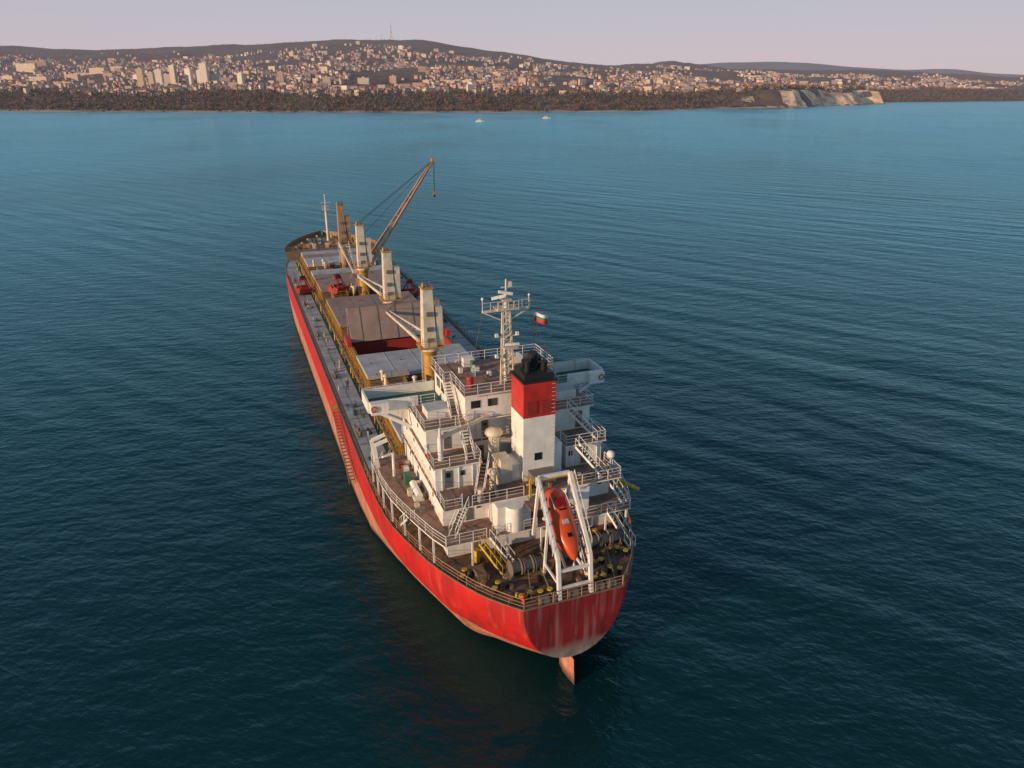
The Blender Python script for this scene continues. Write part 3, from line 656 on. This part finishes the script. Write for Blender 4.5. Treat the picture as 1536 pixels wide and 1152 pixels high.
al.box(-14.3,-13.4,49.2,50.6,ZD-.1,ZD,'yellow'); al.rail([(-14.25,50.5,ZD),(-14.25,49.3,ZD)],'yellow')
al.stairs((-13.95,37,4.2),(-13.95,49.4,ZD-.1),.75,'coaming')
al.obj()
def person(loc,rot):
    me=bpy.data.meshes.new('crew_member'); o=bpy.data.objects.new('crew_member',me)
    V=[(0,0,.95),(0,.02,1.2),(0,0,1.42),(0,.02,1.55),(0,.02,1.68),(.1,0,.9),(.12,.05,.5),(.13,-.02,.08),(.13,.14,.04),(-.1,0,.9),(-.14,.18,.52),(-.13,.02,.1),(-.13,.18,.05),(.2,0,1.4),(.27,-.04,1.13),(.25,.12,.9),(-.2,0,1.4),(-.28,.02,1.13),(-.25,.2,.95)]
    E=[(0,1),(1,2),(2,3),(3,4),(0,5),(5,6),(6,7),(7,8),(0,9),(9,10),(10,11),(11,12),(2,13),(13,14),(14,15),(2,16),(16,17),(17,18)]
    RR=[.15,.15,.16,.06,.11,.1,.07,.05,.04,.1,.07,.05,.04,.075,.05,.035,.075,.05,.035]
    me.from_pydata(V,E,[]); scene.collection.objects.link(o)
    sk=o.modifiers.new('s','SKIN'); 
    for i,rr in enumerate(RR): me.skin_vertices[0].data[i].radius=(rr,rr*.85 if i<3 else rr)
    me.skin_vertices[0].data[0].use_root=True
    o.modifiers.new('sub','SUBSURF').levels=2; me.materials.append(M['navy'])
    o.parent=ship; o.location=loc; o.rotation_euler=(0,0,rot)
    hd=P('head',o); hd.ball((0,.03,1.70),.115,'skin',12,8,1.2); hd.ball((0,.01,1.77),.13,'yellow',12,6,.75); hd.obj()
person((-11.1,56,ZD),2.6)

# ================================================================ SEA
m,nt,b=newmat('sea_water'); nt.nodes.remove(b); mo=nt.nodes['Material Output']
nr=noise_node(nt,.006,2,(1,.5,1)); rgh=ramp(nt,nr.outputs['Fac'],.35,.65,(.17,.17,.17),(.27,.27,.27))
nb=noise_node(nt,.004,2,(1,1,1)); bodyc=ramp(nt,nb.outputs['Fac'],.3,.7,(.0005,.021,.024),(.001,.028,.033))
def bump(h,dist,prev,strength=1):
    bp=nt.nodes.new('ShaderNodeBump'); bp.inputs['Strength'].default_value=strength; bp.inputs['Distance'].default_value=dist
    nt.links.new(h,bp.inputs['Height'])
    if prev: nt.links.new(prev,bp.inputs['Normal'])
    return bp.outputs['Normal']
def rotnoise(scale,rot,elong,detail,rough=.5,dist=0):
    n=noise_node(nt,scale,detail,rough=rough,dist=dist)
    mp=n.inputs['Vector'].links[0].from_node; mp.vector_type='TEXTURE'
    mp.inputs['Rotation'].default_value=(0,0,math.radians(rot)); mp.inputs['Scale'].default_value=(elong,1,1); return n
n1=rotnoise(1.2,-20,1.6,3,.6,.2); n2=rotnoise(.36,8,2.0,2,.5,.2); n3=rotnoise(.13,-38,5,1,.45,.2)
nm=noise_node(nt,.008,2); mk=ramp(nt,nm.outputs['Fac'],.35,.65,(.3,.3,.3),(1,1,1))
mu=nt.nodes.new('ShaderNodeMath'); mu.operation='MULTIPLY'; nt.links.new(n3.outputs['Fac'],mu.inputs[0]); nt.links.new(mk,mu.inputs[1])
pr=bump(mu.outputs[0],1.4,None); pr=bump(n2.outputs['Fac'],.38,pr); pr=bump(n1.outputs['Fac'],.19,pr)
df=nt.nodes.new('ShaderNodeBsdfDiffuse'); nt.links.new(bodyc,df.inputs['Color'])
gl=nt.nodes.new('ShaderNodeBsdfGlossy'); gl.inputs['Color'].default_value=(.48,.91,1.0,1); nt.links.new(rgh,gl.inputs['Roughness']); nt.links.new(pr,gl.inputs['Normal'])
fr_=nt.nodes.new('ShaderNodeFresnel'); fr_.inputs['IOR'].default_value=1.44; nt.links.new(pr,fr_.inputs['Normal'])
ms=nt.nodes.new('ShaderNodeMixShader'); nt.links.new(fr_.outputs[0],ms.inputs[0]); nt.links.new(df.outputs[0],ms.inputs[1]); nt.links.new(gl.outputs[0],ms.inputs[2])
nt.links.new(ms.outputs[0],mo.inputs['Surface'])
sea=P('sea'); sea.add([(-40000,-3000,0),(40000,-3000,0),(40000,60000,0),(-40000,60000,0)],[(0,1,2,3)],m); sea.obj()

# ================================================================ LAND
SH=[(-12000,3000),(-6000,2300),(-2500,2000),(-1200,1820),(-600,1730),(0,1740),(400,1880),(520,2050),(700,2150),(860,2270),(980,2440),(1100,2490),(1180,2650),(1270,2690),(1340,2960),(1600,3050),(2100,3260),(4000,4300),(7500,6200),(14000,9000)]
RG=[(-8000,260),(-5000,290),(-3164,303),(-2917,299),(-2546,286),(-2052,299),(-1722,315),(-1310,325),(-1022,336),(-692,338),(-486,334),(-280,297),(-33,267),(214,230),(420,205),(668,190),(956,204),(1121,188),(1368,178),(1780,172),(1986,165),(2400,160),(2810,140),(3164,128),(5000,110),(9000,90)]
def nz(x,y,s,o=0): return noise.noise(Vector((x*s+o,y*s-o,o*.37)))
def sst(t): t=max(0,min(1,t)); return t*t*(3-2*t)
def cliffw(x): return sst((x-560)/260)*(1-sst((x-1290)/70))
def H(x,y):
    sh=slerp(SH,x)+25*nz(x,y,.008)+(22*nz(x,0,.021,8)+12*nz(x,0,.05,2))*cliffw(x); dd=y-sh
    if dd<0: return max(-8,dd*.1)
    cw=cliffw(x)
    bw=(320 if x<450 else 320-170*sst((x-450)/200))*(1-cw)+80*cw
    bank=(36+10*nz(x,y,.004,5)+9*nz(x,0,.012,6)*cw+6*cw)*sst((dd-25*(1-cw))/bw)
    rg=slerp(RG,x*5000/max(y,3800))-48
    t=(dd-bw)/(5000-sh-bw) if sh<4500 else dd/1500
    t=max(0,t)
    up=rg*(t**1.25 if t<1 else max(.55,1-(t-1)*.35))
    rel=sst(t*3)*(1-.7*sst((t-.7)/.3))
    up+=rel*(30*nz(x,y,.0016,3)+14*nz(x,y,.004,9))
    return bank+up+(2+4*sst(t*4))*nz(x,y,.02,2)
m,nt,b=newmat('hillside_ground'); b.inputs['Roughness'].default_value=.95
n1=noise_node(nt,.006,8,rough=.65); n2=noise_node(nt,.03,6)
c=ramp(nt,n1.outputs['Fac'],.35,.65,(.08,.056,.048),(.16,.108,.085)); c=mix(nt,ramp(nt,n2.outputs['Fac'],.4,.7),c,(.065,.052,.042))
nt.links.new(c,b.inputs['Base Color']); ground=m
m,nt,b=newmat('clay_cliff'); b.inputs['Roughness'].default_value=.95
n1=noise_node(nt,.03,7,(1,1,1.6),rough=.75)
nt.links.new(ramp(nt,n1.outputs['Fac'],.38,.55,(.26,.16,.11),(.78,.56,.38)),b.inputs['Base Color']); cliff=m
m,nt,b=newmat('beach_sand'); b.inputs['Roughness'].default_value=.95
n1=noise_node(nt,.02,5); nt.links.new(ramp(nt,n1.outputs['Fac'],.3,.7,(.26,.21,.17),(.50,.42,.34)),b.inputs['Base Color']); sand=m
M.update(ground=ground,cliff=cliff,sand=sand)
T=P('coastal_hills')
xs=[];x=-6500
while x<9000: xs.append(x); x+=14 if 560<x<1420 else 50
ys=[];y=1650
while y<8200: ys.append(y); y+=14 if y<2900 else 20 if y<3300 else 60
vs=[(x,y,H(x,y)) for y in ys for x in xs]
nx=len(xs); groups={'ground':[], 'cliff':[], 'sand':[]}
for j in range(len(ys)-1):
    for i in range(nx-1):
        q=(j*nx+i,j*nx+i+1,(j+1)*nx+i+1,(j+1)*nx+i); zz=[vs[k][2] for k in q]
        if max(zz)<-4: continue
        x=xs[i]; zm=sum(zz)/4; dz=max(zz)-min(zz)
        if 600<x<1400 and zm>1 and zm<47 and dz>4 and nz(x,ys[j],.013,4)*1.8+(x-930)/420>-.1: g='cliff'
        elif zm<2.6 and x<760: g='sand'
        else: g='ground'
        groups[g].append(q)
T.v+=vs
for g,fs in groups.items():
    i=T.mi(g)
    for f in fs: T.f.append(f); T.m.append(i); T.smooth.append(g!='cliff')
T.obj()
m,nt,b=newmat('hazy_distant_forest'); b.inputs['Roughness'].default_value=1
n1=noise_node(nt,.003,6); nt.links.new(ramp(nt,n1.outputs['Fac'],.3,.7,(.07,.08,.105),(.11,.115,.14)),b.inputs['Base Color']); M['far']=m  # bluish haze of distance put into the forest colour
DR=[(-3000,150),(0,180),(1200,230),(2100,300),(2600,312),(3060,308),(3400,285),(3900,255),(4300,240),(4700,238),(5400,190),(6500,160),(9000,120)]
DH=P('distant_hills'); xs2=[-3000+i*150 for i in range(81)]; ys2=[8000,8200,8400,8600,8800,9300,10000]
prof2=[.0,.45,.8,.97,1,.8,.2]
vs=[(x,y,slerp(DR,x)*p+15*nz(x,y,.002)*p) for y,p in zip(ys2,prof2) for x in xs2]
DH.add(vs,[(j*81+i,j*81+i+1,(j+1)*81+i+1,(j+1)*81+i) for j in range(6) for i in range(80)],'far',True); DH.obj()
wall=[ply('town_wall_cream',(.62,.50,.40)),ply('town_wall_pink',(.56,.38,.31)),ply('town_wall_white',(.76,.68,.60)),ply('town_wall_grey',(.36,.31,.30))]
roofm=[ply('town_roof_terracotta',(.36,.15,.10)),ply('town_roof_brown',(.24,.13,.10)),ply('town_roof_grey',(.27,.23,.23))]
win=ply('town_windows',(.13,.12,.14),.3)
def house(p,x,y,z,w,dp,hh,ang,wm,rm,pitched=True):
    ca,sa=math.cos(ang),math.sin(ang)
    def L(a,b,c): return (x+a*ca-b*sa,y+a*sa+b*ca,z+c)
    w/=2;dp/=2
    vs=[L(-w,-dp,-4),L(w,-dp,-4),L(w,dp,-4),L(-w,dp,-4),L(-w,-dp,hh),L(w,-dp,hh),L(w,dp,hh),L(-w,dp,hh)]
    p.add(vs,[(0,1,5,4),(1,2,6,5),(2,3,7,6),(3,0,4,7)],wm)
    if pitched:
        rh=dp*.7; o=.6; rv=[L(-w-o,-dp-o,hh),L(w+o,-dp-o,hh),L(w+o,dp+o,hh),L(-w-o,dp+o,hh),L(-w*.5,0,hh+rh),L(w*.5,0,hh+rh)]
        p.add(rv,[(0,1,5,4),(1,2,5),(2,3,4,5),(3,0,4)],rm)
    else: p.add(vs[4:],[(0,1,2,3)],rm)
    nf=int(hh/3)
    for k in range(nf):
        for sd,(e0,e1) in ((0,((-w,-dp-.05),(w,-dp-.05))),(1,((-w-.05,-dp),(-w-.05,dp)))):
            nn=max(1,int((2*w if sd==0 else 2*dp)/4.5))
            for i in range(nn):
                t0=(i+.32)/nn;t1=(i+.68)/nn
                a0=(e0[0]+(e1[0]-e0[0])*t0,e0[1]+(e1[1]-e0[1])*t0);a1=(e0[0]+(e1[0]-e0[0])*t1,e0[1]+(e1[1]-e0[1])*t1)
                p.add([L(a0[0],a0[1],k*3+1),L(a1[0],a1[1],k*3+1),L(a1[0],a1[1],k*3+2.3),L(a0[0],a0[1],k*3+2.3)],[(0,1,2,3)],win)
tw=P('hillside_town'); cnt=0
tries=0
while cnt<6800 and tries<75000:
    tries+=1
    y=1950+R()*2900; ax=U(-.72,.74); x=ax*y
    sh=slerp(SH,x); dd=y-sh
    cw=cliffw(x)
    if dd<(270 if cw<.3 else 120): continue
    t=dd/(5000-sh)
    den=.5+1.9*nz(x,y,.0035,11)+.8*nz(x,y,.012,1)
    den*= 1.0 if t<.55 else max(0,1-(t-.55)/.3)
    if ax>.5: den*=.85
    if t<.14 and x<0: den*=.6
    if R()>den: continue
    z=H(x,y); big=R()<.07
    w=U(8,13) if not big else U(18,32); dp=U(8,11); hh=random.choice((6,6,9,9,12)) if not big else random.choice((12,15,18))
    house(tw,x,y,z,w,dp,hh,U(-.9,.7),random.choices(wall,(4,3,2.5,2.5))[0],random.choices(roofm,(5,3,2))[0],not big); cnt+=1
tw.obj()
def apt(px_x,Y,w,dp,hh,ang,wm):
    z=H(px_x,Y); p=P('apartment_building'); house(p,px_x,Y,z,w,dp,hh,ang,wm,roofm[2],False)
    p.box(px_x-3,px_x+3,Y-2,Y+2,z+hh,z+hh+3,wm); p.obj()
for xx,w,hh in((212,18,54),(240,20,48),(262,18,56),(285,20,50),(308,22,60),(228,16,40),(300,16,42),(250,40,26),(325,30,24)):
    Y=2460+U(-60,80); apt((xx-768)/1190*Y,Y,w,14,hh,U(-.3,.1),wall[random.choice((0,2))])
for xx,Y,w,hh in((45,3300,95,30),(62,3350,70,34),(130,3100,80,20),(150,2900,60,18),(180,3000,50,24),(362,2350,15,42),(422,2450,17,44),(490,2500,24,30),(545,2550,36,18),(60,2700,60,22),(95,2600,60,18),(15,2800,40,28),(590,2600,22,24),(640,2500,22,20),(700,2450,26,18),(860,2500,22,18),(110,2750,50,24),(30,2550,50,18)):
    apt((xx-768)/1190*Y,Y,w,15,hh,U(-.3,.2),wall[random.choice((0,1,2))])
tm=[ply('bare_trees_brown',(.13,.09,.072),1),ply('bare_trees_umber',(.165,.112,.082),1),ply('evergreen_trees',(.06,.078,.048),1)]
fr=P('coastal_woodland')
def tree(x,y,z,r,hh,mm,k=13):
    vs=[];fs=[]
    for i in range(k):
        a_=U(0,6.28); q=U(0,1)**.5; zz=U(.15,1); rr=r*math.sqrt(max(0,1-(zz*1.6-.75)**2))*q
        c=Vector((x+rr*math.cos(a_),y+rr*math.sin(a_),z+hh*zz)); s_=r*U(.3,.5)
        o=len(vs)
        for j in range(3): vs.append(c+Vector((U(-1,1),U(-1,1),U(-.9,1.2)))*s_)
        fs.append((o,o+1,o+2))
    o=len(vs); vs+=[(x-.4,y,z-1),(x+.4,y,z-1),(x,y,z+hh*.8)]; fs.append((o,o+1,o+2))
    fr.add(vs,fs,mm)
cnt=0;tries=0
while cnt<9000 and tries<90000:
    tries+=1
    bank=R()<.5
    if bank:
        x=U(-1500,2300); sh=slerp(SH,x); dd=38+R()*(310 if x<520 else 240); y=sh+dd
        cw=cliffw(x)
        if cw>.15 and dd<105 and R()<cw*1.5-.1: continue
        if abs(x/y)>.74: continue
    else:
        y=U(2050,5100); x=U(-.74,.76)*y; sh=slerp(SH,x); dd=y-sh
        if dd<200: continue
        if nz(x,y,.004,21)+((y-3000)/3500)<-.05: continue
    z=H(x,y); sc=1 if y<4300 else .6
    tree(x,y,z,U(5,9)*sc,U(7,12)*sc,random.choices(tm,(5,4,2))[0],14 if bank else 8); cnt+=1
fr.obj()
tv=P('television_tower'); tx,ty=-742,4980; tz=H(tx,ty)-3; W3=ply('tower_red',(.45,.12,.1)); W4=ply('tower_white',(.6,.58,.56))
for k in range(6):
    for i,j in((-1,-1),(1,-1),(1,1),(-1,1)):
        w0=7-k*1.1;w1=7-(k+1)*1.1; tv.beam((tx+i*w0,ty+j*w0,tz+k*13),(tx+i*w1,ty+j*w1,tz+(k+1)*13),1.0,1.0,W3 if k%2 else W4)
    w0=7-k*1.1; tv.beam((tx-w0,ty-w0,tz+k*13),(tx+w0-1,ty-w0,tz+k*13+13),.7,.7,W3 if k%2 else W4); tv.beam((tx+w0,ty-w0,tz+k*13),(tx-w0+1,ty-w0,tz+k*13+13),.7,.7,W3 if k%2 else W4)
tv.cyl((tx,ty,tz+78),(tx,ty,tz+100),.9,.5,W3,6); tv.obj()
tv=P('radio_mast'); tx=-800; tz=H(tx,ty)-3
tv.cyl((tx,ty,tz),(tx,ty,tz+48),1.0,.5,W4,6); 
for a_ in range(3): tv.beam((tx+25*math.cos(a_*2.1),ty+25*math.sin(a_*2.1),tz),(tx,ty,tz+40),.3,.3,W4)
tv.obj()
for X,Y in((-52,1262),(62,1404)):
    e=P('white_boat')
    st_=[(-7,2.0,2.0),(-3,2.4,1.9),(2,2.3,2.1),(5,1.4,2.5),(7.5,.1,2.9)]
    vs=[]
    for xx,w,zt in st_: vs+=[(X+xx,Y-w*.7,-.3),(X+xx,Y-w,zt),(X+xx,Y+w,zt),(X+xx,Y+w*.7,-.3)]
    fs=[]
    for i in range(4):
        o=i*4; fs+=[(o,o+4,o+5,o+1),(o+1,o+5,o+6,o+2),(o+2,o+6,o+7,o+3)]
    fs.append((0,1,2,3)); e.add(vs,fs,M['fw']); e.box(X-4,X+2,Y-1.5,Y+1.5,2,4.3,M['fw']); e.box(X-3.8,X+2.05,Y-1.53,Y-1.5,3,3.8,M['glass']); e.cyl((X-1,Y,4.3),(X-1,Y,6),.12,.08,M['fw'],6); e.obj()
# atmospheric haze over the bay and the coast (imitated by a self-glowing volume)
hz=P('haze'); mz=bpy.data.materials.new('haze_glow'); mz.use_nodes=True; nt=mz.node_tree; nt.nodes.clear()
mo=nt.nodes.new('ShaderNodeOutputMaterial'); ab=nt.nodes.new('ShaderNodeVolumeAbsorption'); em=nt.nodes.new('ShaderNodeEmission'); ad=nt.nodes.new('ShaderNodeAddShader')
SG=4.2e-5
ab.inputs['Color'].default_value=(0,0,0,1); ab.inputs['Density'].default_value=SG
em.inputs['Color'].default_value=(.52,.45,.51,1); em.inputs['Strength'].default_value=SG
nt.links.new(ab.outputs[0],ad.inputs[0]); nt.links.new(em.outputs[0],ad.inputs[1]); nt.links.new(ad.outputs[0],mo.inputs['Volume'])
hz.box(-25000,25000,900,20000,-6,3000,mz); hz.obj()

# ================================================================ LIGHT / CAMERA
az=Vector((-.80,-.60)).normalized(); el=math.radians(11)
sd_=Vector((az.x*math.cos(el),az.y*math.cos(el),math.sin(el)))
sl=bpy.data.lights.new('sun','SUN'); sl.energy=5.0; sl.angle=math.radians(.5); sl.color=(1,.67,.40)
so=bpy.data.objects.new('sun',sl); scene.collection.objects.link(so); so.rotation_euler=(-sd_).to_track_quat('-Z','Y').to_euler()
w=bpy.data.worlds.new('World'); scene.world=w; w.use_nodes=True; nt=w.node_tree; bg=nt.nodes['Background']
sk=nt.nodes.new('ShaderNodeTexSky'); sk.sky_type='NISHITA'; sk.sun_disc=False; sk.sun_elevation=el; sk.sun_rotation=math.atan2(az.x,az.y)%(2*math.pi)
sk.air_density=1.0; sk.dust_density=.6; sk.ozone_density=2.5; sk.altitude=50
tc=nt.nodes.new('ShaderNodeTexCoord'); sx=nt.nodes.new('ShaderNodeSeparateXYZ'); nt.links.new(tc.outputs['Generated'],sx.inputs[0])
rp=nt.nodes.new('ShaderNodeValToRGB'); nt.links.new(sx.outputs['Z'],rp.inputs['Fac']); cr=rp.color_ramp
cr.elements[0].position=0; cr.elements[0].color=(.72,.58,.55,1); cr.elements[1].position=1; cr.elements[1].color=(.10,.16,.23,1)
for p_,c_ in((.04,(.66,.58,.60)),(.09,(.50,.57,.67)),(.16,(.33,.50,.66)),(.3,(.18,.40,.58)),(.55,(.12,.23,.35))):
    e_=cr.elements.new(p_); e_.color=c4(c_)
vm=nt.nodes.new('ShaderNodeVectorMath'); vm.operation='SCALE'; vm.inputs['Scale'].default_value=1/.15
nt.links.new(rp.outputs['Color'],vm.inputs[0])
mx=nt.nodes.new('ShaderNodeMix'); mx.data_type='RGBA'; mx.inputs[0].default_value=.88
nt.links.new(sk.outputs[0],mx.inputs[6]); nt.links.new(vm.outputs[0],mx.inputs[7])
nt.links.new(mx.outputs[2],bg.inputs['Color']); bg.inputs['Strength'].default_value=.15
cam=bpy.data.cameras.new('camera'); co=bpy.data.objects.new('camera',cam); scene.collection.objects.link(co); scene.camera=co
co.location=(0,0,51.5); co.rotation_euler=(math.radians(90-22),0,0)
cam.sensor_width=36; cam.lens=1100/1536*36; cam.clip_start=.5; cam.clip_end=80000
